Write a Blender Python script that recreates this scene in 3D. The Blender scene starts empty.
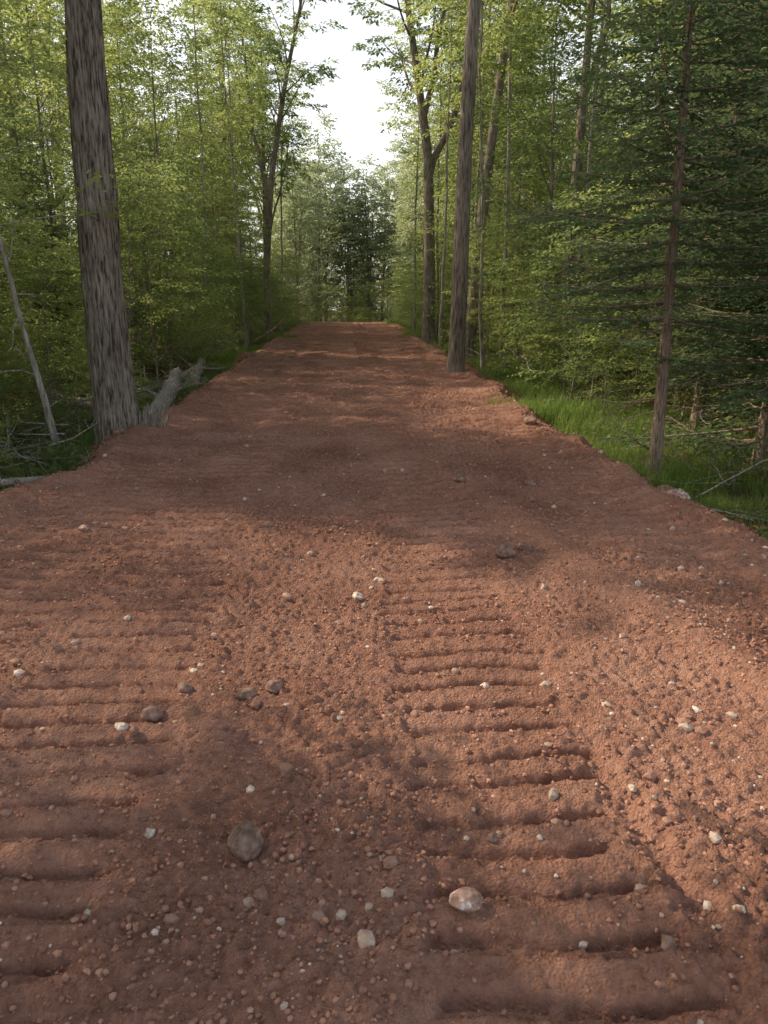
import bpy, bmesh, math
import numpy as np
from mathutils import Vector, Matrix

scene = bpy.context.scene
COL = scene.collection
R = np.random.RandomState
SUN_EL = math.radians(38); SUN_D = np.array([-.92, .39]); SUN_D = SUN_D / np.linalg.norm(SUN_D)

# ------------------------------------------------------------------ noise
def _h(ix, iy, s):
    n = (ix.astype(np.int64) * 374761393 + iy.astype(np.int64) * 668265263 + s * 974634777) & 0xFFFFFFFF
    n = ((n ^ (n >> 13)) * 1274126177) & 0xFFFFFFFF
    n = n ^ (n >> 16)
    return (n & 0xFFFFFF) / float(0xFFFFFF)
def vn(x, y, s=0):
    x = np.asarray(x, float); y = np.asarray(y, float)
    xi = np.floor(x); yi = np.floor(y); fx = x - xi; fy = y - yi
    fx = fx * fx * (3 - 2 * fx); fy = fy * fy * (3 - 2 * fy)
    a = _h(xi, yi, s); b = _h(xi + 1, yi, s); c = _h(xi, yi + 1, s); d = _h(xi + 1, yi + 1, s)
    return (a + (b - a) * fx) * (1 - fy) + (c + (d - c) * fx) * fy
def fbm(x, y, s=0, o=4):
    t = 0; a = .5; n = 0
    for i in range(o):
        t = t + a * vn(x * 2 ** i + 17.3 * i, y * 2 ** i - 9.1 * i, s + i); n += a; a *= .5
    return t / n
def ss(a, b, x):
    t = np.clip((x - a) / (b - a), 0, 1); return t * t * (3 - 2 * t)

# ------------------------------------------------------------------ mesh builders
def build(name, V, F, mats, midx=None, smooth=False, link=True):
    V = np.asarray(V, np.float32); F = np.asarray(F, np.int32)
    me = bpy.data.meshes.new(name)
    n = F.shape[1]
    me.vertices.add(len(V)); me.vertices.foreach_set('co', V.ravel())
    me.loops.add(F.size); me.loops.foreach_set('vertex_index', F.ravel())
    me.polygons.add(len(F))
    me.polygons.foreach_set('loop_start', np.arange(0, F.size, n, dtype=np.int32))
    me.polygons.foreach_set('loop_total', np.full(len(F), n, np.int32))
    for m in mats: me.materials.append(m)
    if midx is not None: me.polygons.foreach_set('material_index', np.asarray(midx, np.int32))
    sm = np.asarray(smooth) if not isinstance(smooth, bool) else np.full(len(F), smooth)
    me.polygons.foreach_set('use_smooth', sm.astype(bool))
    me.update(calc_edges=True); me.validate()
    if not link: return me
    return put(me, name)
def put(me, name, loc=(0, 0, 0), rot=0.0, sc=1.0, parent=None, tilt=(0, 0)):
    o = bpy.data.objects.new(name, me)
    o.location = loc; o.rotation_euler = (tilt[0], tilt[1], rot)
    o.scale = (sc, sc, sc) if not isinstance(sc, tuple) else sc
    COL.objects.link(o)
    if parent: o.parent = parent
    return o
def empty(name):
    o = bpy.data.objects.new(name, None); COL.objects.link(o); return o

class MB:
    def __init__(s): s.V = []; s.F = []; s.M = []; s.S = []; s.n = 0
    def add(s, V, F, m, sm=False):
        s.V.append(V); s.F.append(F + s.n); s.M.append(np.full(len(F), m)); s.S.append(np.full(len(F), sm)); s.n += len(V)
    def tube(s, P, r, k=6, m=0, rough=0.0, seed=0):
        P = np.asarray(P, float); r = np.asarray(r, float); n = len(P)
        T = np.gradient(P, axis=0); T /= np.linalg.norm(T, axis=1)[:, None] + 1e-9
        mt = np.abs(T.mean(0)); ref = np.zeros(3); ref[np.argmin(mt)] = 1
        U = np.cross(T, ref); U /= np.linalg.norm(U, axis=1)[:, None] + 1e-9
        W = np.cross(T, U)
        a = np.linspace(0, 2 * np.pi, k, endpoint=False)
        rr = np.repeat(r[:, None], k, 1)
        if rough > 0:
            zz = np.linspace(0, n, n)[:, None] * np.ones(k)[None]
            q = vn(np.arange(k)[None] * 0.9 + zz * 0.03 , zz * .22, seed) - .5
            q2 = vn(np.arange(k)[None] * 0.25, zz * .12, seed + 3) - .5
            rr = rr * (1 + rough * q * 2 + rough * q2 * 1.2)
        V = P[:, None] + rr[..., None] * (np.cos(a)[None, :, None] * U[:, None] + np.sin(a)[None, :, None] * W[:, None])
        V = V.reshape(-1, 3)
        i = np.arange(n - 1)[:, None] * k; j = np.arange(k)[None]; j2 = (j + 1) % k
        F = np.stack([i + j, i + j2, i + k + j2, i + k + j], -1).reshape(-1, 4)
        s.add(V, F, m, True)
    def leaves(s, P, D, N, L, wr=.55, m=1, fold=.25, droop=.15):
        D = D / (np.linalg.norm(D, axis=1)[:, None] + 1e-9)
        S = np.cross(N, D); S /= np.linalg.norm(S, axis=1)[:, None] + 1e-9
        N = np.cross(D, S); L = L[:, None]
        mid = P + D * L * .45
        a = mid + S * L * wr * .5 + N * L * wr * fold * .5
        b = mid - S * L * wr * .5 + N * L * wr * fold * .5
        tip = P + D * L - np.array([0, 0, 1]) * L * droop
        V = np.stack([P, a, tip, b], 1).reshape(-1, 3)
        F = np.arange(len(V)).reshape(-1, 4)
        s.add(V, F, m)
    def done(s, name, mats, link=True):
        return build(name, np.concatenate(s.V), np.concatenate(s.F), mats, np.concatenate(s.M), np.concatenate(s.S), link)

# ------------------------------------------------------------------ materials
def newmat(name):
    m = bpy.data.materials.new(name); m.use_nodes = True
    nt = m.node_tree; nt.nodes.clear()
    return m, nt, nt.nodes, nt.links
def ramp(nd, stops, interp='LINEAR'):
    r = nd.new('ShaderNodeValToRGB'); r.color_ramp.interpolation = interp
    while len(r.color_ramp.elements) < len(stops): r.color_ramp.elements.new(.5)
    for e, (p, c) in zip(r.color_ramp.elements, stops):
        e.position = p; e.color = (*c, 1)
    return r
def noise(nd, lk, vec, scale, detail=4, rough=.55):
    n = nd.new('ShaderNodeTexNoise'); n.inputs['Scale'].default_value = scale
    n.inputs['Detail'].default_value = detail; n.inputs['Roughness'].default_value = rough
    if vec: lk.new(vec, n.inputs['Vector'])
    return n

def leaf_mat(name, stops, trans, tfac=.5):
    m, nt, nd, lk = newmat(name)
    g = nd.new('ShaderNodeNewGeometry'); r = ramp(nd, stops)
    oi = nd.new('ShaderNodeObjectInfo')
    mx = nd.new('ShaderNodeMath'); mx.operation = 'MULTIPLY'; mx.inputs[1].default_value = .6
    lk.new(g.outputs['Random Per Island'], mx.inputs[0])
    m2 = nd.new('ShaderNodeMath'); m2.operation = 'MULTIPLY_ADD'; m2.inputs[1].default_value = .4
    lk.new(oi.outputs['Random'], m2.inputs[0]); lk.new(mx.outputs[0], m2.inputs[2])
    lk.new(m2.outputs[0], r.inputs[0])
    p = nd.new('ShaderNodeBsdfDiffuse')
    lk.new(r.outputs[0], p.inputs['Color'])
    t = nd.new('ShaderNodeBsdfTranslucent')
    mc = nd.new('ShaderNodeMix'); mc.data_type = 'RGBA'; mc.inputs[0].default_value = .75
    lk.new(r.outputs[0], mc.inputs[6]); mc.inputs[7].default_value = (*trans, 1)
    lk.new(mc.outputs[2], t.inputs[0])
    ms = nd.new('ShaderNodeMixShader'); ms.inputs[0].default_value = tfac
    lk.new(p.outputs[0], ms.inputs[1]); lk.new(t.outputs[0], ms.inputs[2])
    o = nd.new('ShaderNodeOutputMaterial'); lk.new(ms.outputs[0], o.inputs[0])
    return m
LEAF = leaf_mat('leaf', [(0, (.085, .135, .05)), (.5, (.135, .20, .075)), (1, (.19, .25, .09))], (.40, .50, .18))
LEAFY = leaf_mat('leaf_yellow', [(0, (.15, .205, .065)), (.5, (.21, .27, .08)), (1, (.31, .32, .12))], (.55, .63, .22), .55)
LEAF_HAZED = leaf_mat('leaf_far_hazed', [(0, (.24, .29, .19)), (.5, (.30, .35, .21)), (1, (.36, .40, .23))], (.60, .67, .40), .5)  # far crowns paled: air haze put into the leaf colours
NEED = leaf_mat('needle', [(0, (.07, .115, .07)), (.6, (.11, .165, .09)), (1, (.17, .21, .10))], (.24, .32, .14), .3)
GRASS = leaf_mat('grass_blade', [(0, (.10, .17, .045)), (.6, (.155, .24, .06)), (1, (.28, .30, .11))], (.35, .48, .13), .45)
LITTER = leaf_mat('dry_leaf', [(0, (.12, .065, .04)), (.5, (.25, .14, .08)), (1, (.40, .28, .18))], (.2, .1, .04), .2)

def bark_mat(name, c0, c1, c2, sc=1.0, bump=.6):
    m, nt, nd, lk = newmat(name)
    tc = nd.new('ShaderNodeTexCoord'); mp = nd.new('ShaderNodeMapping')
    mp.inputs['Scale'].default_value = (14 * sc, 14 * sc, 1.7 * sc); lk.new(tc.outputs['Object'], mp.inputs[0])
    n = noise(nd, lk, mp.outputs[0], 2.2, 7, .62)
    n2 = noise(nd, lk, tc.outputs['Object'], 1.3, 4)
    n3 = noise(nd, lk, tc.outputs['Object'], 60, 3)
    r = ramp(nd, [(.38, c0), (.5, c1), (.68, c2)]); lk.new(n.outputs[0], r.inputs[0])
    mx = nd.new('ShaderNodeMix'); mx.data_type = 'RGBA'; mx.blend_type = 'MULTIPLY'; mx.inputs[0].default_value = .7
    r2 = ramp(nd, [(.35, (.6, .6, .55)), (.65, (1.1, 1.05, 1))]); lk.new(n2.outputs[0], r2.inputs[0])
    lk.new(r.outputs[0], mx.inputs[6]); lk.new(r2.outputs[0], mx.inputs[7])
    p = nd.new('ShaderNodeBsdfDiffuse'); p.inputs['Roughness'].default_value = .5
    lk.new(mx.outputs[2], p.inputs['Color'])
    ad = nd.new('ShaderNodeMath'); ad.operation = 'MULTIPLY_ADD'; ad.inputs[1].default_value = .25
    lk.new(n3.outputs[0], ad.inputs[0]); lk.new(n.outputs[0], ad.inputs[2])
    b = nd.new('ShaderNodeBump'); b.inputs['Strength'].default_value = bump; b.inputs['Distance'].default_value = .05
    lk.new(ad.outputs[0], b.inputs['Height']); lk.new(b.outputs[0], p.inputs['Normal'])
    o = nd.new('ShaderNodeOutputMaterial'); lk.new(p.outputs[0], o.inputs[0])
    return m
BARK = bark_mat('bark', (.13, .11, .09), (.31, .27, .225), (.47, .42, .37))
BARKB = bark_mat('bark_furrowed', (.09, .075, .062), (.33, .29, .25), (.53, .48, .43), 1.3, 1.0)
BARKP = bark_mat('bark_pale', (.2, .18, .15), (.42, .39, .34), (.6, .57, .51), 1.0, .4)
BARKS = bark_mat('bark_spruce', (.18, .13, .10), (.36, .28, .225), (.5, .42, .35), 2.5, .5)
DEAD = bark_mat('dead_wood', (.2, .175, .15), (.42, .385, .34), (.62, .58, .52), 1.5, .7)

def soil_mat(name, dark, mid, light):
    m, nt, nd, lk = newmat(name)
    tc = nd.new('ShaderNodeTexCoord'); v = tc.outputs['Object']
    n1 = noise(nd, lk, v, 1.1, 5); n2 = noise(nd, lk, v, 24, 6, .72); n3 = noise(nd, lk, v, 130, 3, .7)
    a = nd.new('ShaderNodeMath'); a.operation = 'MULTIPLY_ADD'; a.inputs[1].default_value = .5
    lk.new(n2.outputs[0], a.inputs[0])
    h = nd.new('ShaderNodeMath'); h.operation = 'MULTIPLY'; h.inputs[1].default_value = .5; lk.new(n1.outputs[0], h.inputs[0])
    lk.new(h.outputs[0], a.inputs[2])
    r = ramp(nd, [(.38, dark), (.5, mid), (.63, light)]); lk.new(a.outputs[0], r.inputs[0])
    bh = nd.new('ShaderNodeMath'); bh.operation = 'MULTIPLY_ADD'; bh.inputs[1].default_value = .45
    lk.new(n3.outputs[0], bh.inputs[0]); lk.new(n2.outputs[0], bh.inputs[2])
    vo = nd.new('ShaderNodeTexVoronoi'); vo.inputs['Scale'].default_value = 85; vo.inputs['Randomness'].default_value = 1; lk.new(v, vo.inputs['Vector'])
    bh2 = nd.new('ShaderNodeMath'); bh2.operation = 'MULTIPLY_ADD'; bh2.inputs[1].default_value = -.4
    lk.new(vo.outputs['Distance'], bh2.inputs[0]); lk.new(bh.outputs[0], bh2.inputs[2])
    p = nd.new('ShaderNodeBsdfDiffuse'); p.inputs['Roughness'].default_value = .6
    lk.new(r.outputs[0], p.inputs['Color'])
    b = nd.new('ShaderNodeBump'); b.inputs['Strength'].default_value = 1; b.inputs['Distance'].default_value = .028
    lk.new(bh2.outputs[0], b.inputs['Height']); lk.new(b.outputs[0], p.inputs['Normal'])
    o = nd.new('ShaderNodeOutputMaterial'); lk.new(p.outputs[0], o.inputs[0])
    return m
SOIL = soil_mat('red_soil', (.29, .15, .105), (.43, .232, .164), (.53, .31, .225))
FLOOR = soil_mat('forest_floor', (.06, .045, .03), (.125, .095, .06), (.19, .15, .10))

def stone_mat(name, stops, island=True):
    m, nt, nd, lk = newmat(name)
    g = nd.new('ShaderNodeNewGeometry'); tc = nd.new('ShaderNodeTexCoord')
    n = noise(nd, lk, tc.outputs['Object'], 30, 5, .65)
    r = ramp(nd, stops)
    lk.new(g.outputs['Random Per Island'] if island else n.outputs[0], r.inputs[0])
    r2 = ramp(nd, [(.35, (.65, .6, .55)), (.65, (1.1, 1.1, 1.1))]); lk.new(n.outputs[0], r2.inputs[0])
    mx = nd.new('ShaderNodeMix'); mx.data_type = 'RGBA'; mx.blend_type = 'MULTIPLY'; mx.inputs[0].default_value = .8
    lk.new(r.outputs[0], mx.inputs[6]); lk.new(r2.outputs[0], mx.inputs[7])
    p = nd.new('ShaderNodeBsdfPrincipled'); p.inputs['Roughness'].default_value = .85; p.inputs['Specular IOR Level'].default_value = .25
    lk.new(mx.outputs[2], p.inputs['Base Color'])
    b = nd.new('ShaderNodeBump'); b.inputs['Strength'].default_value = .5; b.inputs['Distance'].default_value = .01
    lk.new(n.outputs[0], b.inputs['Height']); lk.new(b.outputs[0], p.inputs['Normal'])
    o = nd.new('ShaderNodeOutputMaterial'); lk.new(p.outputs[0], o.inputs[0])
    return m
GRAV = stone_mat('gravel_stone', [(0, (.31, .175, .13)), (.4, (.40, .25, .185)), (.62, (.50, .36, .28)), (.8, (.54, .45, .37)), (1, (.72, .64, .55))])
CLOD = stone_mat('soil_clod', [(0, (.30, .155, .108)), (.5, (.43, .232, .164)), (1, (.53, .31, .225))])
ROCKB = stone_mat('rock_brown', [(.3, (.17, .11, .085)), (.7, (.36, .24, .19))], False)
ROCKW = stone_mat('rock_pale', [(.3, (.45, .35, .29)), (.6, (.70, .63, .55))], False)
ROCKP = stone_mat('rock_pink', [(.4, (.34, .2, .15)), (.55, (.48, .33, .27)), (.66, (.72, .66, .6))], False)

# ------------------------------------------------------------------ terrain
def crest(y): return -np.maximum(0, y - 54) ** 2 * .0032 * (y < 110) - (y >= 110) * (56 ** 2 * .0032)
def halfw(y, side):
    return 2.62 + .012 * np.clip(y, 0, 60) + (fbm(y * .8, y * 0 + side * 5, 31, 4) - .5) * .7
def band(x, y, x0, x1, pitch, ph, depth, amp, seed, wob=.05):
    dr = (vn(y * .35, y * 0 + 8, seed) - .5) * .25 * ss(2.5, 5, y)
    w0 = x0 + (vn(y * 1.3, y * 0, seed) - .5) * wob + dr
    w1 = x1 + (vn(y * 2.2, y * 0 + 4, seed) - .5) * wob * 2.4 + dr
    e = (fbm(x * 14, y * 14, seed + 9, 2) - .5) * .10
    soft = .035 + .05 * ss(2.2, 5, y)
    w = ss(w0 - .012, w0 + soft, x + e) * (1 - ss(w1 - .04, w1 + .05, x + e))
    p = (y + (fbm(x * 1.5, y * 1.2, seed + 1, 2) - .5) * .10 + (vn(y * 6, y * 0, seed + 6) - .5) * .05 + (fbm(x * 9, y * 7, seed + 5, 2) - .5) * .025) / pitch + ph
    f = p - np.floor(p)
    sg = .09 + .09 * ss(3.5, 8, y)
    gv = np.exp(-((f - .3) / sg) ** 2)
    k = .25 + 1.1 * fbm(x * 2.6, y * 1.4, seed + 2, 3)
    fade = 1 - .5 * ss(2.5, 6, y); am = 1 + 1.1 * ss(3.5, 8, y) + 1.2 * ss(10, 22, y)
    return w, -depth * w * fade + w * k * am * amp * (-.9 * gv + .6 * f)
def road_h(x, y):
    x = np.asarray(x, float); y = np.asarray(y, float)
    h = (fbm(x * .7, y * .5, 1, 3) - .5) * .09 + (fbm(x * 3.1, y * 3.1, 4, 3) - .5) * .03
    W = 0
    for (x0, x1, ph, d, a, sd) in [(.19, .86, .1, .028, .044, 11), (-1.46, -.72, .4, .018, .042, 21), (-2.5, -1.62, .75, .012, .04, 41)]:
        w, hh = band(x, y, x0, x1, .165, ph, d, a, sd); h = h + hh; W = np.maximum(W, w)
    fy = ss(3.6, 4.8, y)
    w, hh = band(x, y, 1.75, 2.5, .165, .2, .008, .036, 51); h = h + hh * fy; W = np.maximum(W, w * fy)
    fy = ss(5, 6.5, y) * (1 - ss(16, 22, y))
    w, hh = band(x, y, 1.0, 1.62, .165, .3, .0, .026, 61); h = h + hh * fy
    c = 1.07 + (5.9 - y) * .215
    wr = np.exp(-((x - c) / (.13 + .06 * vn(y * 2, x * 0, 7))) ** 2) * ss(1.2, 2.5, y) * (1 - ss(6.2, 7.4, y))
    h = h + .055 * wr
    h = h - .045 * np.exp(-((x - (.9 + .03 * np.sin(y * 5))) / .05) ** 2) * (1 - ss(2.1, 2.8, y)) * (.5 + vn(y * 4, x * 0, 8))
    hp = ss(7.6, 8.6, y) * (1 - ss(12, 16, y))
    h = h + hp * (fbm(x * 1.3, y * 2.0, 71, 4) - .45) * .14
    cr = fbm(x * 38 + 3 * vn(x * 9, y * 9, 3), y * 38, 81, 3); cr2 = fbm(x * 80, y * 80, 91, 2)
    patch = .4 + 1.0 * fbm(x * 1.1, y * 1.1, 87, 3)
    loose = (1 - .4 * W) * (1 - .5 * wr) * patch
    h = h + loose * (np.maximum(cr - .45, 0) * .07 + (cr2 - .5) * .02)
    h = h + .008 * np.exp(-((x + .25) / .4) ** 2) * loose
    for s in (-1, 1):
        e = halfw(y, s)
        d = s * x - e
        h = h + .07 * np.exp(-((d + .15) / .2) ** 2) * (.4 + fbm(x * 3, y * 3, 101, 2))
        h = h - np.maximum(d, 0) * .62 * (s * x > 0)
    return np.maximum(h, -.9) + crest(y)
def ground_h(x, y):
    x = np.asarray(x, float); y = np.asarray(y, float)
    ax = np.abs(x)
    h = -.22 + (fbm(x * .35, y * .35, 201, 4) - .5) * .55 * ss(3, 9, ax) + (fbm(x * 2, y * 2, 211, 3) - .5) * .1
    h = h - .5 * (1 - ss(1.8, 2.7, ax)) * (y < 66)
    return h + crest(y)

def grid(xs, ys, fn):
    X, Y = np.meshgrid(xs, ys); Z = fn(X, Y)
    V = np.stack([X, Y, Z], -1).reshape(-1, 3)
    nx = len(xs); ny = len(ys)
    i = np.arange(ny - 1)[:, None] * nx + np.arange(nx - 1)[None]
    F = np.stack([i, i + 1, i + nx + 1, i + nx], -1).reshape(-1, 4)
    return V, F
ys = list(np.arange(-25, -.6, .25)); y = -.5
while y < 72:
    ys.append(y); y += .02 if y < .7 else max(.0085, y * .0031)
xs = np.concatenate([np.arange(-4.1, -2.9, .035), np.arange(-2.9, 2.9, .0105), np.arange(2.9, 4.2, .035)])
V, F = grid(xs, np.array(ys), road_h)
build('dirt_road', V, F, [SOIL], smooth=True)
gx = np.concatenate([np.linspace(-400, -30, 30), np.arange(-29, -10, 1.), np.arange(-10, 10, .16), np.arange(10, 29, 1.), np.linspace(30, 400, 30)])
gy = np.concatenate([np.linspace(-300, -22, 20), np.arange(-20, 0, 1.), np.arange(0, 25, .16), np.arange(25, 120, .6), np.linspace(121, 900, 40)])
V, F = grid(gx, gy, ground_h)
build('ground', V, F, [FLOOR], smooth=True)
def gh(x, y): return float(np.maximum(ground_h(x, y), road_h(x, y)) if abs(x) < 4.1 and -25 < y < 72 else ground_h(x, y))

# ------------------------------------------------------------------ stones
def ico(sub):
    bm = bmesh.new(); bmesh.ops.create_icosphere(bm, subdivisions=sub, radius=1)
    V = np.array([v.co[:] for v in bm.verts]); F = np.array([[v.index for v in f.verts] for f in bm.faces]); bm.free(); return V, F
def stone_shapes(sub, n, rough, seed):
    V0, F0 = ico(sub); out = []
    r = R(seed)
    for i in range(n):
        V = V0.copy()
        for _ in range(7):
            d = r.normal(size=3); d /= np.linalg.norm(d); c = r.uniform(.6, .92)
            t = V @ d; V = V - np.maximum(t - c, 0)[:, None] * d * .85
        ph = r.uniform(0, 9, 3)
        V *= (1 + rough * (np.sin(V @ (r.normal(size=3) * 3) + ph[0]) + .6 * np.sin(V @ (r.normal(size=3) * 6) + ph[1])))[:, None]
        out.append(V)
    return out, F0
def scatter_stones(name, P, size, mat, sub, rough, seed, flat=(.55, .9), sink=.25):
    r = R(seed); shapes, F0 = stone_shapes(sub, 10, rough, seed)
    S = np.array(shapes); n = len(P)
    V = S[r.randint(0, 10, n)]
    sc = np.stack([np.ones(n), r.uniform(.65, 1, n), r.uniform(*flat, n)], 1) * size[:, None]
    V = V * sc[:, None]
    a = r.uniform(0, 6.28, n); c, s = np.cos(a), np.sin(a)
    X = V[..., 0] * c[:, None] - V[..., 1] * s[:, None]; Y = V[..., 0] * s[:, None] + V[..., 1] * c[:, None]
    V = np.stack([X, Y, V[..., 2]], -1)
    z = road_h(P[:, 0], P[:, 1]) + size * (.6 * sc[:, 2] / size - sink)
    V = V + np.stack([P[:, 0], P[:, 1], z], 1)[:, None]
    F = (F0[None] + (np.arange(n) * S.shape[1])[:, None, None]).reshape(-1, 3)
    return build(name, V.reshape(-1, 3), F, [mat], smooth=(sub > 1))
r = R(5)
def road_pts(n, y0, y1, pw=1.0):
    y = y0 + (y1 - y0) * r.uniform(0, 1, n) ** pw
    x = r.uniform(-2.9, 2.9, n)
    return np.stack([x, y], 1)
def keep(P, seed, k, tr=.35):
    d = fbm(P[:, 0] * 1.7, P[:, 1] * 1.7, seed, 3)
    t = np.ones(len(P))
    for a, b in [(.22, .84), (-1.44, -.74)]:
        t = np.where((P[:, 0] > a) & (P[:, 0] < b), tr, t)
    return P[r.uniform(0, 1, len(P)) < np.clip((d - .25) * 2.2, .1, 1) * t * k]
P = keep(road_pts(95000, .3, 9, 1.5), 301, 1.0, .6)
scatter_stones('soil_clods', P, .003 + .010 * r.uniform(0, 1, len(P)) ** 3, CLOD, 1, .10, 1, (.6, 1), .2)
P = keep(road_pts(19000, .3, 14, 1.5), 302, 1.0, .6)
scatter_stones('gravel', P, .003 + .011 * r.uniform(0, 1, len(P)) ** 4, GRAV, 1, .05, 2, (.5, .9), .3)
P = keep(road_pts(8500, 1.5, 45, 1.2), 303, 1.0, .7)
scatter_stones('road_pebbles', P, .007 + .027 * r.uniform(0, 1, len(P)) ** 3.3, GRAV, 1, .06, 3, (.5, .9), .3)
P = np.array([-.11, 1.46]) + r.normal(size=(22, 2)) * np.array([.04, .03])
scatter_stones('crushed_rock', P, r.uniform(.003, .009, 22), ROCKP, 1, .05, 9)

def rock(x, y, d, mat, seed, flat=.7, z=None, sink=.3, sub=4):
    (shp,), F0 = stone_shapes(sub, 1, .05, seed)
    V = shp * np.array([1, .8, flat]) * d * .5
    V = V + ((fbm(V[:, 0] * 30 / d * .1, V[:, 1] * 30 / d * .1 + V[:, 2] * 25 / d * .1, seed, 4) - .5) * d * .16)[:, None] * shp
    me = build('rock', V, F0, [mat], smooth=True, link=False)
    put(me, 'rock', (x, y, (float(gh(x, y)) if z is None else z) + d * .5 * flat * (1 - 2 * sink)), seed * 1.7)
for i, (x, yy, d, m) in enumerate([(-.33, 1.88, .135, ROCKB), (.30, 1.645, .10, ROCKP), (.80, 1.49, .055, ROCKB), (.98, 4.43, .14, ROCKB),
        (1.12, 4.5, .13, ROCKB), (-.80, 2.66, .10, ROCKB), (-.72, 2.87, .075, ROCKB), (-.34, 2.85, .085, ROCKB), (.03, 3.85, .07, ROCKW),
        (.56, 2.81, .055, ROCKW), (-.90, 2.57, .06, ROCKW), (-.635, 1.95, .042, ROCKW), (-.68, 3.37, .05, ROCKP), (-1.17, 3.6, .045, ROCKW),
        (-.45, 2.8, .09, ROCKB), (.93, 2.09, .035, ROCKW), (.97, 6.33, .12, ROCKB), (1.59, 6.3, .12, ROCKB), (.42, 1.9, .04, ROCKB),
        (-.2, 1.6, .03, ROCKW), (1.3, 3.2, .05, ROCKP), (2.35, 9.5, .18, ROCKB), (2.75, 5.9, .26, ROCKP), (2.9, 6.5, .2, ROCKB),
        (-2.7, 8.7, .15, ROCKB), (-.6, 5.2, .08, ROCKB), (-.95, 1.5, .05, ROCKB), (-1.9, 5.1, .07, ROCKP)]):
    rock(x, yy, d, m, 400 + i)

# ------------------------------------------------------------------ trees
def spray(rg, nside=6, per=5, L=.9):
    P = []; D = []
    for i in range(nside):
        t = (i + .6) / nside; s = 1 if i % 2 else -1
        b = np.array([t * L, 0, -.08 * t * t])
        a = s * rg.uniform(.6, 1.0); l = L * .55 * (1 - .6 * t) * rg.uniform(.7, 1.2)
        d = np.array([math.cos(a), math.sin(a), -.1])
        for j in range(per):
            u = (j + .7) / per
            P.append(b + d * l * u + rg.normal(size=3) * .015); q = a + (1 if j % 2 else -1) * rg.uniform(.3, 1.1)
            D.append([math.cos(q), math.sin(q), rg.uniform(-.35, .1)])
    P.append([L, 0, -.1]); D.append([1, 0, -.2])
    P = np.array(P); D = np.array(D)
    N = np.stack([rg.normal(0, .35, len(P)), rg.normal(0, .35, len(P)), np.ones(len(P))], 1)
    return P, D, N
def stamp(mb, bases, yaw, pitch, scl, rg, leaf, per=5, nside=6, wr=.55, m=1, nj=.2):
    T = [spray(rg, nside, per) for _ in range(5)]
    bases = np.asarray(bases); n = len(bases)
    pick = rg.randint(0, 5, n)
    for k in range(5):
        q = pick == k
        if not q.any(): continue
        b, ya, pi, s = bases[q], yaw[q], pitch[q], scl[q]
        cy, sy, cp, sp = np.cos(ya), np.sin(ya), np.cos(pi), np.sin(pi); z = np.zeros_like(cy)
        M = np.stack([np.stack([cy * cp, -sy, -cy * sp], -1), np.stack([sy * cp, cy, -sy * sp], -1), np.stack([sp, z, cp], -1)], 1)
        Pt, Dt, Nt = T[k]
        Pw = b[:, None] + np.einsum('nij,kj->nki', M, Pt) * s[:, None, None]
        Dw = np.einsum('nij,kj->nki', M, Dt); Nw = np.einsum('nij,kj->nki', M, Nt)
        Pw = Pw.reshape(-1, 3) + rg.normal(0, .1 * nj, (len(b) * len(Pt), 3)); Dw = Dw.reshape(-1, 3) + rg.normal(0, .12 + nj * .25, (len(Pw), 3)); Nw = Nw.reshape(-1, 3) + rg.normal(0, nj, (len(Pw), 3))
        ok = rg.uniform(0, 1, len(Pw)) < .88
        mb.leaves(Pw[ok], Dw[ok], Nw[ok], leaf * rg.uniform(.6, 1.25, ok.sum()), wr, m)

def curve(p0, d, L, n, rg, up=.15, wig=.08):
    P = [np.array(p0, float)]; d = np.array(d, float); d /= np.linalg.norm(d)
    for i in range(n):
        d = d + np.array([0, 0, up / n]) + rg.normal(size=3) * wig; d /= np.linalg.norm(d)
        P.append(P[-1] + d * L / n)
    return np.array(P)
def interp(P, t):
    t = np.clip(t, 0, 1) * (len(P) - 1); i = np.minimum(int(t), len(P) - 2); return P[i] + (P[i + 1] - P[i]) * (t - i)

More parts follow.
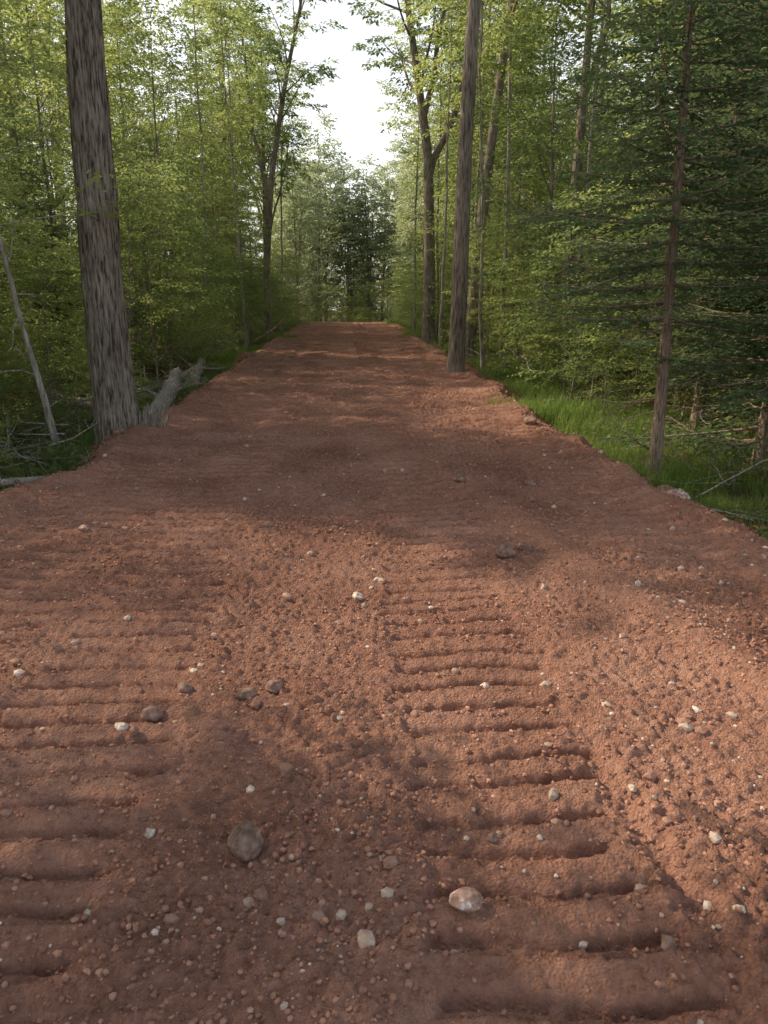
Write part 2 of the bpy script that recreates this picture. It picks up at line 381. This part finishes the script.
def broadleaf(seed, H, r0, cb, cr, nl, leaf, subs=3, path=None, lean=.02, up=.5, k=8, mats=None, name='tree', link=False,
              elev=(.35, 1.0), per=5, nside=6, ss_=1.0, forks=None, rough=0.0, tn=10, flare=.35, dead=0, pj=.25, nj=.2):
    rg = R(seed); mb = MB()
    if path is None:
        d = rg.normal(0, lean, 2)
        t = np.linspace(0, 1, tn)
        wx = np.cumsum(rg.normal(0, lean * .5, tn)) * H / tn * 1.5; wy = np.cumsum(rg.normal(0, lean * .5, tn)) * H / tn * 1.5
        path = np.stack([d[0] * H * t + wx - wx[0], d[1] * H * t + wy - wy[0], t * H], 1)
    path = np.array(path, float); n = len(path)
    m = max(tn, n * 2); tt = np.linspace(0, 1, m)
    if n <= 7:
        cum = np.r_[0, np.cumsum(np.linalg.norm(np.diff(path, axis=0), axis=1))]; cum /= cum[-1]
        path = np.stack([np.interp(tt, cum, path[:, a]) for a in range(3)], 1)
        for _ in range(6): path[1:-1] = (path[:-2] + 2 * path[1:-1] + path[2:]) / 4
    n = len(path); t = np.linspace(0, 1, n); Hh = path[-1, 2] - path[0, 2]
    rad = r0 * ((1 - t) ** .8 * .93 + .07); rad = rad * (1 + flare * np.exp(-t * Hh / .35))
    mb.tube(path, rad, k, 0, rough, seed)
    bases = []; yaw = []; pit = []; sc = []
    def limbs_on(pth, rd, t0, nl, crr):
        az = rg.uniform(0, 6.28)
        for i in range(nl):
            t = t0 + (1 - t0) * ((i + rg.uniform(0, .9)) / nl)
            az += 2.4 + rg.normal(0, .4)
            b = interp(pth, t); rr = np.interp(t, np.linspace(0, 1, len(rd)), rd)
            q = (t - t0) / (1 - t0)
            L = crr * (.55 + .6 * math.sin(math.pi * min(1, q * .8 + .2))) * rg.uniform(.65, 1.2) * (1 - .45 * q)
            e = rg.uniform(*elev) + q * .35
            P = curve(b, (math.cos(az) * math.cos(e), math.sin(az) * math.cos(e), math.sin(e)), L, 6, rg, up, .1)
            mb.tube(P, np.linspace(rr * .45, max(.004, rr * .06), 7), 5, 0)
            for j in range(subs):
                u = .3 + .7 * (j + rg.uniform(0, .9)) / subs
                c = interp(P, u); a2 = az + (1 if j % 2 else -1) * rg.uniform(.3, 1.2)
                l2 = L * .4 * (1.15 - u) + .25
                e2 = rg.uniform(-.1, .45)
                P2 = curve(c, (math.cos(a2) * math.cos(e2), math.sin(a2) * math.cos(e2), math.sin(e2)), l2, 3, rg, 0, .12)
                mb.tube(P2, np.linspace(max(.004, rr * .12), .003, 4), 3, 0)
                for v in (.35, .7, 1.0):
                    bases.append(interp(P2, v)); yaw.append(a2 + rg.normal(0, .7)); pit.append(rg.normal(0.0, pj)); sc.append(rg.uniform(.55, 1.1) * ss_)
            bases.append(P[-1]); yaw.append(az); pit.append(.2); sc.append(.9 * ss_)
    limbs_on(path, rad, cb, nl, cr)
    for (tf, end, fr) in (forks or []):
        b = interp(path, tf); e = np.array(end, float); mid = (b + e) / 2 + np.array([(e - b)[0] * .2, 0, -(e - b)[2] * .1])
        q = np.linspace(0, 1, 10)[:, None]; P = (1 - q) ** 2 * b + 2 * q * (1 - q) * mid + q * q * e
        P[1:-1] += rg.normal(0, .06, (8, 3))
        rd = np.linspace(fr, fr * .25, 10); mb.tube(P, rd, 8, 0)
        limbs_on(P, rd, .35, max(5, nl // 2), cr * .7)
    for i in range(dead):
        t = rg.uniform(.1, cb); b = interp(path, t); a = rg.uniform(0, 6.28)
        P = curve(b, (math.cos(a), math.sin(a), rg.uniform(-.3, .4)), rg.uniform(.3, 1.1), 5, rg, 0, .2)
        mb.tube(P, np.linspace(.012, .003, 6), 4, 0)
    stamp(mb, bases, np.array(yaw), np.array(pit), np.array(sc), rg, leaf, per, nside, nj=nj)
    return mb.done(name, mats or [BARK, LEAF], link)

M_sap = [broadleaf(1000 + i, h, .028, .12, cr, nl, .085, 3, up=.2, elev=(.1, .7), k=5, lean=.06, mats=[BARK, lm], ss_=.8, per=5, flare=0)
         for i, (h, cr, nl, lm) in enumerate([(3.0, 1.0, 13, LEAF), (4.2, 1.3, 17, LEAF), (5.2, 1.5, 20, LEAFY), (2.4, .9, 11, LEAFY)])]
M_und = [broadleaf(1100 + i, h, .07, cb, cr, nl, .11, 3, up=.3, elev=(.15, .8), k=6, lean=.035, mats=[BARK, lm], flare=.1)
         for i, (h, cb, cr, nl, lm) in enumerate([(8, .2, 2.2, 24, LEAF), (9.5, .3, 2.3, 24, LEAFY), (7, .15, 2.0, 24, LEAF)])]
M_tall = [broadleaf(1200 + i, h, r0, cb, cr, nl, .17, 4, up=.6, elev=(.6, 1.15), k=9, lean=.02, mats=[BARK, lm], ss_=1.25, tn=14, per=4, forks=fk, pj=.35, nj=.25)
          for i, (h, r0, cb, cr, nl, lm, fk) in enumerate([(18, .2, .42, 3.4, 20, LEAF, [(.35, (1.8, .5, 13), .1)]), (16, .15, .45, 3.0, 20, LEAFY, None), (20, .23, .44, 3.8, 22, LEAF, [(.4, (-1.6, 1, 14), .1)]), (14, .11, .4, 2.6, 18, LEAFY, None)])]
M_far = [broadleaf(1300 + i, h, r0, cb, cr, nl, .32, 4, up=.6, elev=(.5, 1.1), k=5, lean=.02, mats=[BARK, LEAF_HAZED], ss_=1.5, per=3, nside=5, pj=.4, nj=.3,
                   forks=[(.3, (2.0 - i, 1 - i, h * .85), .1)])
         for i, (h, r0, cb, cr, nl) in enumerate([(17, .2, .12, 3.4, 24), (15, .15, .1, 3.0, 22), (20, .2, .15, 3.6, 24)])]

def conifer(seed, H, r0, R0, z0, link=False, name='spruce', dens=1.0, dead=18, lean=0.0):
    rg = R(seed); mb = MB()
    t = np.linspace(0, 1, 24); path = np.stack([np.sin(t * 2.2 + seed) * .06 + lean * t * H, np.cos(t * 3 + seed) * .05, t * H], 1); path[:, :2] -= path[0, :2]
    mb.tube(path, r0 * ((1 - t) * .93 + .05) * (1 + .3 * np.exp(-t * H / .2)), 10, 0, .08, seed)
    LP = []; LD = []; LL = []
    z = z0
    while z < H * .985:
        q = (z - z0) / (H - z0)
        Lb = R0 * (1 - q) ** .75 * (.75 + .3 * min(1, q * 5)) + .12
        nb = rg.randint(4, 7); a0 = rg.uniform(0, 6.28)
        for i in range(nb):
            if rg.uniform() > dens * (.6 + .6 * min(1, q * 3)): continue
            a = a0 + i * 6.283 / nb + rg.normal(0, .25); L = Lb * rg.uniform(.6, 1.15)
            b = interp(path, z / H)
            P = curve(b, (math.cos(a), math.sin(a), .15 - .35 * (1 - q)), L, 7, rg, .35, .05)
            mb.tube(P, np.linspace(.014 * (1.2 - q), .003, 8), 4, 0)
            ns = int(L / .055)
            for j in range(ns):
                u = .12 + .88 * (j + .5) / ns; c = interp(P, u); s = 1 if j % 2 else -1
                a2 = a + s * rg.uniform(.7, 1.15); l2 = (L * .42 * (1.08 - u) + .06) * rg.uniform(.6, 1.2)
                d2 = np.array([math.cos(a2), math.sin(a2), rg.uniform(-.45, .05)])
                nn = max(2, int(l2 / .032))
                for v in range(nn):
                    w = (v + .3) / nn
                    base = c + d2 * l2 * w + np.array([0, 0, -.12 * l2 * w * w])
                    s2 = 1 if v % 2 else -1; a3 = a2 + s2 * rg.uniform(.3, .9)
                    LP.append(base); LD.append([math.cos(a3), math.sin(a3), rg.uniform(-.5, .45)]); LL.append(rg.uniform(.055, .10) * (1.1 - .3 * w))
        z += rg.uniform(.13, .22) * (1 + .2 * q)
    LP = np.array(LP); LD = np.array(LD); LL = np.array(LL)
    N = np.stack([rg.normal(0, .7, len(LP)), rg.normal(0, .7, len(LP)), np.ones(len(LP))], 1)
    mb.leaves(LP, LD, N, LL, .36, 1, .3, .1)
    for i in range(dead):
        zz = rg.uniform(.25, z0 + .6); a = rg.uniform(0, 6.28)
        P = curve(interp(path, zz / H), (math.cos(a), math.sin(a), rg.uniform(-.35, .1)), rg.uniform(.25, 1.1), 6, rg, -.1, .14)
        mb.tube(P, np.linspace(.008, .0025, 7), 4, 0)
        for _ in range(2):
            c = interp(P, rg.uniform(.4, .9)); a2 = a + rg.uniform(-1, 1)
            P2 = curve(c, (math.cos(a2), math.sin(a2), rg.uniform(-.4, .1)), rg.uniform(.1, .35), 3, rg, 0, .2); mb.tube(P2, np.linspace(.004, .002, 4), 3, 0)
    return mb.done(name, [BARKS, NEED], link)
M_con = [conifer(7, 7.5, .065, 1.5, 1.7, dens=1.0, dead=20, lean=-.04), conifer(8, 6.2, .06, 1.6, .35, dens=1.1), conifer(9, 9.5, .09, 2.0, 1.0, dens=1.0)]

# --- hero trees
me = broadleaf(50, 17, .25, .5, 3.4, 15, .15, 3, path=[(0, 0, -.3), (-.02, 0, 1.5), (.04, 0, 4), (.16, 0, 7), (.1, .1, 11), (.0, .1, 16.5)],
               mats=[BARKB, LEAF], k=56, rough=.12, tn=140, flare=.45, up=.6, elev=(.5, 1.0))
put(me, 'maple_tree', (-2.98, 9.6, gh(-2.98, 9.6)))
me = broadleaf(51, 17, .2, .52, 3.0, 20, .16, 3, path=[(0, 0, -.3), (.03, 0, 2), (.08, 0, 5), (.15, 0, 7), (.35, .1, 11), (.5, .1, 17)], mats=[BARK, LEAF], k=16, rough=.08, tn=60, dead=3)
put(me, 'maple_tree', (2.42, 17, gh(2.42, 17)))
me = broadleaf(52, 17, .19, .5, 3.0, 20, .16, 3, path=[(0, 0, -.3), (.1, 0, 2), (.35, 0, 5), (.8, 0, 9), (1.3, .1, 13), (1.6, .1, 17)], mats=[BARK, LEAFY], k=14, rough=.06, tn=40, dead=4)
put(me, 'maple_tree', (3.65, 23, gh(3.65, 23)))
me = broadleaf(53, 18, .27, .5, 3.0, 16, .18, 3, path=[(0, 0, -.3), (0, 0, 3), (-.1, 0, 7), (-.6, 0, 10), (-1.1, .1, 13), (-1.5, .1, 17)], mats=[BARK, LEAF], k=14, rough=.06, tn=40,
               forks=[(.38, (1.9, .4, 13.5), .15), (.5, (.7, -.5, 15.5), .12)], dead=3)
put(me, 'maple_tree', (3.25, 31, gh(3.25, 31)))
me = broadleaf(54, 17, .2, .5, 2.8, 18, .18, 3, path=[(0, 0, -.3), (0, 0, 3), (0.4, 0, 7), (1.2, 0, 11), (2.0, .1, 14), (2.4, .1, 17)], mats=[BARK, LEAF], k=14, rough=.06, tn=40,
               forks=[(.36, (-.7, .4, 13.5), .12)], dead=5)
put(me, 'maple_tree', (-3.8, 36, gh(-3.8, 36)))
me = broadleaf(55, 17, .17, .5, 2.8, 18, .16, 3, path=[(0, 0, -.3), (0, 0, 3), (0.1, 0, 7), (.2, 0, 11), (.1, .1, 17)], mats=[BARK, LEAFY], k=12, rough=.06, tn=40,
               forks=[(.42, (1.3, .4, 13.5), .09)], dead=5)
put(me, 'maple_tree', (6.3, 22, gh(6.3, 22)))
me = broadleaf(56, 5.5, .045, .45, 1.3, 13, .09, 3, path=[(0, 0, -.2), (-.12, 0, .9), (-.3, 0, 1.6), (-.32, 0, 2.3), (-.62, 0, 3.6), (-.7, 0, 5)], mats=[BARKP, LEAFY], k=8, tn=24, up=.1, elev=(0, .6), ss_=.7, dead=5)
put(me, 'maple_sapling', (-3.65, 9.3, gh(-3.65, 9.3)))
M_thin = [broadleaf(60 + i, 13, .06, .5, 1.6, 12, .14, 3, lean=.045, mats=[BARKP, LEAFY], k=8, tn=16, up=.5, elev=(.4, 1.0), dead=5) for i in range(3)]
for i, (x, yy, s) in enumerate([(3.5, 19.5, .9), (4.3, 21, 1.1), (3.2, 26.5, 1), (4.4, 27, 1.1), (3.9, 34, 1.1), (3.4, 40, 1.2), (5.4, 18.5, 1.0), (-4.7, 26, 1), (-3.9, 29, 1), (-5.2, 18, .8), (-4.4, 33, 1.1), (-3.9, 44, 1.2)]):
    put(M_thin[i % 3], 'birch_tree', (x, yy, gh(x, yy) - .05), i * 1.3, s)

for (i, x, yy, s, rz) in [(0, 3.15, 7.35, 1.0, .1), (1, 4.55, 7.9, 1.15, 1.0), (2, 4.9, 10.2, .95, 2.5), (2, 6.6, 12.5, .95, 4.1), (1, 6.0, 9.0, 1.0, 3.0),
                          (1, 5.7, 16, .8, .7), (2, -7.5, 19, .8, 1.7), (2, 8.6, 17, 1.1, .2), (0, 4.25, 6.3, 1.0, 2.2)]:
    put(M_con[i], 'spruce_tree', (x, yy, gh(x, yy) - .05), rz, s)

# --- random forest
rf = R(77)
def place(meshes, n, xr, yr, name, mind, smin, smax, parent=None, used=None, side=0, avoid=None):
    used = [] if used is None else used; c = 0; tries = 0
    while c < n and tries < n * 40:
        tries += 1
        ax = xr[0] + (xr[1] - xr[0]) * rf.uniform(); yy = rf.uniform(*yr)
        x = ax * (side if side else rf.choice([-1, 1]))
        if any((x - u[0]) ** 2 + (yy - u[1]) ** 2 < mind ** 2 for u in used): continue
        if avoid and avoid(x, yy): continue
        used.append((x, yy)); c += 1
        put(meshes[rf.randint(len(meshes))], name, (x, yy, gh(x, yy) - .08), rf.uniform(0, 6.28), rf.uniform(smin, smax), parent, (rf.normal(0, .025), rf.normal(0, .025)))
hero = [(-2.98, 9.6), (2.42, 17), (3.65, 23), (3.25, 31), (-3.8, 36), (6.3, 22), (3.15, 7.35), (4.75, 8.1)]
# tree-free corridors added toward the sun to light chosen spots: (x, y, half width)
LIT = [(1.1, 2.0, .3), (1.9, 3.8, .15), (-1.6, 2.2, .0), (.5, 8.9, .2), (3.8, 14, 1.0), (4.0, 22, 1.0), (4.5, 9.8, .6), (0, 70, 2.0), (0, 85, 3)]
TE = math.tan(SUN_EL)
def sun_gap(h0, h1, rad):
    def f(x, y):
        if x > 0 and y < 12 and x < 6.5: return True
        for (lx, ly, w) in LIT:
            dx, dy = x - lx, y - ly
            t = dx * SUN_D[0] + dy * SUN_D[1]
            if t <= 0: continue
            d = abs(dx * SUN_D[1] - dy * SUN_D[0])
            if d < w + rad and h0 - 1 < t * TE < h1: return True
        return False
    return f
avT = sun_gap(5.5, 22, 1.4); avU = sun_gap(1.0, 9.5, 1.05); avS = sun_gap(.3, 5, .6)
usedT = list(hero)
place(M_tall, 32, (4.6, 13), (10, 58), 'maple_tree', 2.2, .75, 1.05, None, usedT, 0, avT)
woods = empty('distant_woods')
place(M_tall, 18, (7, 21), (0, 14), 'tall_tree', 2.1, .75, 1.1, woods, usedT, -1, avT)  # near-left trees out of view, added to block sun on the road
place(M_tall, 34, (9, 32), (4, 62), 'tall_tree', 2.6, .8, 1.2, woods, usedT, 1, avT)
place(M_tall, 14, (9, 26), (14, 62), 'tall_tree', 3, .75, 1.0, woods, usedT, -1, avT)
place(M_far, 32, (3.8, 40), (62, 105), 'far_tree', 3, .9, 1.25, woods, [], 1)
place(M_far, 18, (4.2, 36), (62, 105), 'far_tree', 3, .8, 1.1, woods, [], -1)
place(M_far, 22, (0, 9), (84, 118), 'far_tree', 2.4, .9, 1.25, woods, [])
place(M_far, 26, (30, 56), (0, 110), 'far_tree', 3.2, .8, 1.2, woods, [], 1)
place(M_far, 34, (34, 56), (10, 110), 'far_tree', 3.2, .6, .9, woods, [], -1, sun_gap(5, 24, 3))
place(M_tall, 8, (6, 18), (-10, 0), 'tall_tree', 3, .8, 1.1, woods, [], -1, avT)
usedU = list(hero)
place(M_und, 16, (4.6, 11), (0, 10), 'understory_tree', 1.2, .7, 1.1, woods, usedU, -1, lambda x, y: avU(x, y) or (y > -2.1 * x * .95 - 1.0))  # kept outside the view; added to thicken the shade on the near road
place(M_und, 36, (4.6, 9), (11, 60), 'understory_tree', 1.5, .7, 1.1, None, usedU, 0, avU)
place(M_und, 56, (7, 28), (6, 70), 'understory_tree', 1.6, .7, 1.2, woods, usedU, 1, avU)
place(M_und, 50, (7, 28), (8, 70), 'understory_tree', 1.6, .7, 1.2, woods, usedU, -1, avU)
usedS = list(hero)
sap = empty('sapling_thicket')
place(M_sap, 22, (3.7, 6), (10, 22), 'sapling', .6, .45, .8, sap, usedS, 1)
place(M_sap, 150, (3.9, 8), (10, 62), 'sapling', .7, .5, 1.1, sap, usedS, 0, avS)
place(M_sap, 170, (6, 24), (6, 60), 'sapling', .8, .6, 1.2, sap, usedS, 0, avS)
place(M_sap[2:], 26, (0, 7), (74, 84), 'sapling', .8, .6, 1.2, sap, usedS, 0)
for (i, x, yy, s) in [(3, -4.3, 10.9, .6), (0, -4.9, 9.4, .5), (3, -5.2, 10.4, .7), (3, -3.9, 12.4, .55), (0, -5.8, 11.3, .7), (3, -4.3, 8.4, .36), (1, -5.0, 12.6, .6), (2, -6.0, 13.2, .7), (3, -3.7, 7.6, .25), (0, -4.0, 9.9, .35)]:
    put(M_sap[i], 'sapling', (x, yy, gh(x, yy) - .05), x * 3, s, sap)

# --- undergrowth
def herb_patch(seed, n, rad, hmax, leaf, mat):
    rg = R(seed); mb = MB(); P = []; D = []; L = []
    for i in range(n):
        a = rg.uniform(0, 6.28); q = rad * math.sqrt(rg.uniform()); x, y = q * math.cos(a), q * math.sin(a); h = hmax * rg.uniform(.25, 1)
        d = rg.normal(0, .25, 2)
        for j in range(rg.randint(4, 10)):
            u = rg.uniform(.4, 1); b = rg.uniform(0, 6.28)
            P.append([x + d[0] * h * u, y + d[1] * h * u, h * u]); D.append([math.cos(b), math.sin(b), rg.uniform(-.3, .3)]); L.append(leaf * rg.uniform(.5, 1.3))
        mb.tube(np.array([[x, y, -.05], [x + d[0] * h, y + d[1] * h, h]]), [.004, .002], 3, 0)
    P = np.array(P); N = np.stack([rg.normal(0, .35, len(P)), rg.normal(0, .35, len(P)), np.ones(len(P))], 1)
    mb.leaves(P, np.array(D), N, np.array(L), .55, 1)
    return mb.done('herb_patch', [BARK, mat], False)
M_herb = [herb_patch(1, 90, .9, .35, .07, LEAF), herb_patch(2, 70, .9, .6, .09, LEAF), herb_patch(3, 90, .9, .3, .06, LEAFY), herb_patch(4, 45, .7, 1.2, .10, LEAFY)]
ug = empty('undergrowth')
place(M_herb, 240, (3.3, 8), (5, 60), 'herbs', .45, .6, 1.2, ug, [], 0, lambda x, y: x > 0 and y < 9 and x < 4.2)
place(M_herb[:3], 30, (3.2, 5.6), (5.5, 12.5), 'herbs', .4, .6, 1.1, ug, [], -1)
place(M_herb[:3], 26, (3.3, 6.5), (5.5, 15), 'herbs', .4, .35, .7, ug, [], 1)
place(M_herb, 220, (7, 25), (5, 60), 'herbs', .7, .8, 1.5, ug, [])
def grass_patch(seed, n, rad, h):
    rg = R(seed); mb = MB()
    q = rad * np.sqrt(rg.uniform(0, 1, n)); a = rg.uniform(0, 6.28, n)
    P = np.stack([q * np.cos(a), q * np.sin(a), np.full(n, -.02)], 1)
    clump = fbm(P[:, 0] * 4 + 9, P[:, 1] * 4, seed, 2)
    L = h * rg.uniform(.4, 1.2, n) * (.5 + clump); b = rg.uniform(0, 6.28, n); le = rg.uniform(.15, .8, n)
    dx = np.stack([np.cos(b), np.sin(b), np.zeros(n)], 1); sd = np.stack([-np.sin(b), np.cos(b), np.zeros(n)], 1) * .0035
    up = np.array([0, 0, 1.])
    m1 = P + up * L[:, None] * .55 + dx * (le * L * .2)[:, None]; tp = P + up * (L * (1 - .35 * le))[:, None] + dx * (le * L * .75)[:, None]
    V = np.stack([P - sd, P + sd, m1 + sd, m1 - sd, m1 - sd, m1 + sd, tp + sd * .2, tp - sd * .2], 1).reshape(-1, 3)
    mb.add(V, np.arange(len(V)).reshape(-1, 4), 0)
    return mb.done('grass_patch', [GRASS], False)
M_gr = [grass_patch(i, 1300, .7, hh) for i, hh in enumerate([.22, .32, .14])]
gr = empty('grass')
place(M_gr, 90, (2.95, 5.6), (3, 16), 'blades', .25, .6, 1.2, gr, [], 1)
place(M_gr, 60, (3.2, 5), (16, 55), 'blades', .4, .8, 1.3, gr, [], 1)
place(M_gr, 60, (3.1, 4.3), (11, 50), 'blades', .4, .7, 1.2, gr, [], -1)
place(M_gr, 9, (3.0, 4.0), (4, 11), 'blades', .4, .6, .9, gr, [], -1)

# leaf litter
rg = R(9); n = 30000
x = rg.uniform(2.7, 12, n) * rg.choice([-1, 1], n); yy = rg.uniform(2, 22, n)
P = np.stack([x, yy, np.maximum(ground_h(x, yy), np.where(np.abs(x) < 4.1, road_h(x, yy), -9)) + .012], 1)
b = rg.uniform(0, 6.28, n); mb = MB()
mb.leaves(P, np.stack([np.cos(b), np.sin(b), rg.normal(0, .3, n)], 1), np.stack([rg.normal(0, .4, n), rg.normal(0, .4, n), np.ones(n)], 1), rg.uniform(.04, .1, n), .6, 0)
mb.done('leaf_litter', [LITTER])

# --- dead wood
def sticks(name, cx, cy, sx, sy, n, lmin, lmax, rmax, seed, hz=.35, mat=DEAD):
    rg = R(seed); mb = MB()
    for i in range(n):
        x = cx + rg.normal(0, sx); y = cy + rg.normal(0, sy); a = rg.uniform(0, 6.28); L = rg.uniform(lmin, lmax)
        P = curve((x, y, gh(x, y) + rg.uniform(0, hz)), (math.cos(a), math.sin(a), rg.normal(0, .22)), L, 7, rg, 0, .1)
        r0 = rg.uniform(.25, 1) ** 2 * rmax
        mb.tube(P, np.linspace(r0, r0 * .3, 8), 5, 0)
        for _ in range(rg.randint(0, 4)):
            c = interp(P, rg.uniform(.2, .9)); d = rg.normal(size=3); P2 = curve(c, d, L * .3, 4, rg, 0, .15); mb.tube(P2, np.linspace(r0 * .4, .002, 5), 4, 0)
    return mb.done(name, [mat])
sticks('brush_pile', -4.0, 8.0, .5, .9, 80, .4, 1.2, .016, 1, .3, DEAD)
sticks('brush_pile', -3.9, 13.0, .35, 1.8, 80, .5, 1.5, .04, 2, .35, DEAD)
sticks('brush_pile', -5.0, 26, 1.0, 4, 60, .8, 2.5, .04, 3, .4, BARK)
sticks('brush_pile', 3.3, 6.6, .3, .8, 22, .3, .9, .011, 4, .08)
sticks('brush_pile', 5.2, 9.5, .9, 2.0, 70, .5, 1.8, .010, 5, .9, DEAD)
sticks('brush_pile', 4.8, 17, .6, 4, 45, .6, 2.0, .025, 6, .4, BARK)
def log(name, pts, r0, r1, seed, mat=DEAD, rough=.22):
    mb = MB(); pts = np.array(pts, float); t = np.linspace(0, 1, 40); c = np.linspace(0, 1, len(pts))
    P = np.stack([np.interp(t, c, pts[:, a]) for a in range(3)], 1); P[1:-1] += R(seed).normal(0, r0 * .07, (38, 3))
    rr = np.linspace(r0, r1, 40) * (1 + .25 * (vn(t * 7, t * 0, seed) - .5)); rr[0] *= .2; rr[-1] *= .2; rr[-2] *= .7
    mb.tube(P, rr, 22, 0, rough, seed)
    rg = R(seed + 1); ax = pts[-1] - pts[-2]; ax /= np.linalg.norm(ax)
    for i in range(9):
        q = rg.normal(0, r1 * .45, 3); e = pts[-1] + q; mb.tube(np.array([e - ax * .2, e, e + ax * rg.uniform(.05, .3) + rg.normal(0, .02, 3)]), [r1 * .35, r1 * .25, .004], 5, 0)
    for i in range(4):
        b = interp(P, rg.uniform(.2, .8)); d = rg.normal(size=3); d[2] = abs(d[2]) + .3
        mb.tube(curve(b, d, rg.uniform(.15, .6), 4, rg, 0, .15), np.linspace(.022, .006, 5), 6, 0)
    mb.done(name, [mat])
log('fallen_log', [(-2.85, 10.6, -.10), (-3.05, 12.4, .05), (-3.3, 14.6, .25)], .14, .11, 5)
log('fallen_log', [(-3.3, 11.2, -.05), (-5.0, 12.4, .15)], .09, .06, 6)
log('fallen_log', [(-3.2, 15.2, -.05), (-3.7, 19.0, .15)], .13, .08, 15)
log('fallen_branch', [(-4.4, 6.4, -.02), (-3.5, 6.62, .0), (-2.75, 6.75, .02)], .05, .03, 7)
log('fallen_log', [(3.3, 12.6, -.12), (4.6, 13.1, -.08)], .06, .05, 8, BARK)
mb = MB(); rg = R(12)
for i in range(30):
    a = i / 30 * 6.28 * 2; q = rg.uniform(.03, .17); b = np.array([-2.66 + q * math.cos(a), 9.6 + q * math.sin(a), -.25]); h = rg.uniform(.2, .62)
    tp = b + np.array([rg.normal(.14, .09), rg.normal(0, .08), h]); md = (b + tp) / 2 + rg.normal(0, .02, 3)
    mb.tube(np.array([b, md, tp]), [.05, .035, .004], 6, 0, .2, i)
mb.done('broken_stump', [DEAD])

# ------------------------------------------------------------------ light, sky, camera
s = Vector((SUN_D[0] * math.cos(SUN_EL), SUN_D[1] * math.cos(SUN_EL), math.sin(SUN_EL)))
L = bpy.data.lights.new('sun', 'SUN'); L.energy = 5; L.angle = math.radians(.5); L.color = (1, .82, .62)
lo = bpy.data.objects.new('sun', L); COL.objects.link(lo); lo.location = s * 50
lo.rotation_euler = (-s).to_track_quat('-Z', 'Y').to_euler()
w = bpy.data.worlds.new('World'); scene.world = w; w.use_nodes = True
nt = w.node_tree; bg = nt.nodes['Background']
sk = nt.nodes.new('ShaderNodeTexSky'); sk.sky_type = 'NISHITA'; sk.sun_disc = False
sk.sun_elevation = SUN_EL; sk.sun_rotation = math.atan2(SUN_D[0], SUN_D[1]); sk.dust_density = 5; sk.air_density = 1.0; sk.ozone_density = 1
tc = nt.nodes.new('ShaderNodeTexCoord'); sx = nt.nodes.new('ShaderNodeSeparateXYZ'); nt.links.new(tc.outputs['Generated'], sx.inputs[0])
mr = nt.nodes.new('ShaderNodeMapRange'); mr.inputs['From Min'].default_value = .2; mr.inputs['From Max'].default_value = .7
mr.inputs['To Min'].default_value = 6.0; mr.inputs['To Max'].default_value = .7; nt.links.new(sx.outputs['Z'], mr.inputs['Value'])
hc = nt.nodes.new('ShaderNodeVectorMath'); hc.operation = 'SCALE'; hc.inputs[0].default_value = (1, .98, .93); nt.links.new(mr.outputs[0], hc.inputs['Scale'])
hz = nt.nodes.new('ShaderNodeMix'); hz.data_type = 'RGBA'; hz.blend_type = 'ADD'; hz.inputs[0].default_value = 1
nt.links.new(hc.outputs[0], hz.inputs[7])
nt.links.new(sk.outputs[0], hz.inputs[6]); nt.links.new(hz.outputs[2], bg.inputs[0]); bg.inputs[1].default_value = .15

cam = bpy.data.cameras.new('camera'); co = bpy.data.objects.new('camera', cam); COL.objects.link(co)
co.location = (0, 0, 1.6); co.rotation_euler = (math.radians(74), 0, math.radians(-2.63))
cam.sensor_fit = 'VERTICAL'; cam.sensor_height = 36; cam.lens = 25.98; cam.clip_end = 2000; cam.clip_start = .05
scene.camera = co
scene.view_settings.view_transform = 'Standard'; scene.view_settings.look = 'None'; scene.view_settings.exposure = 0
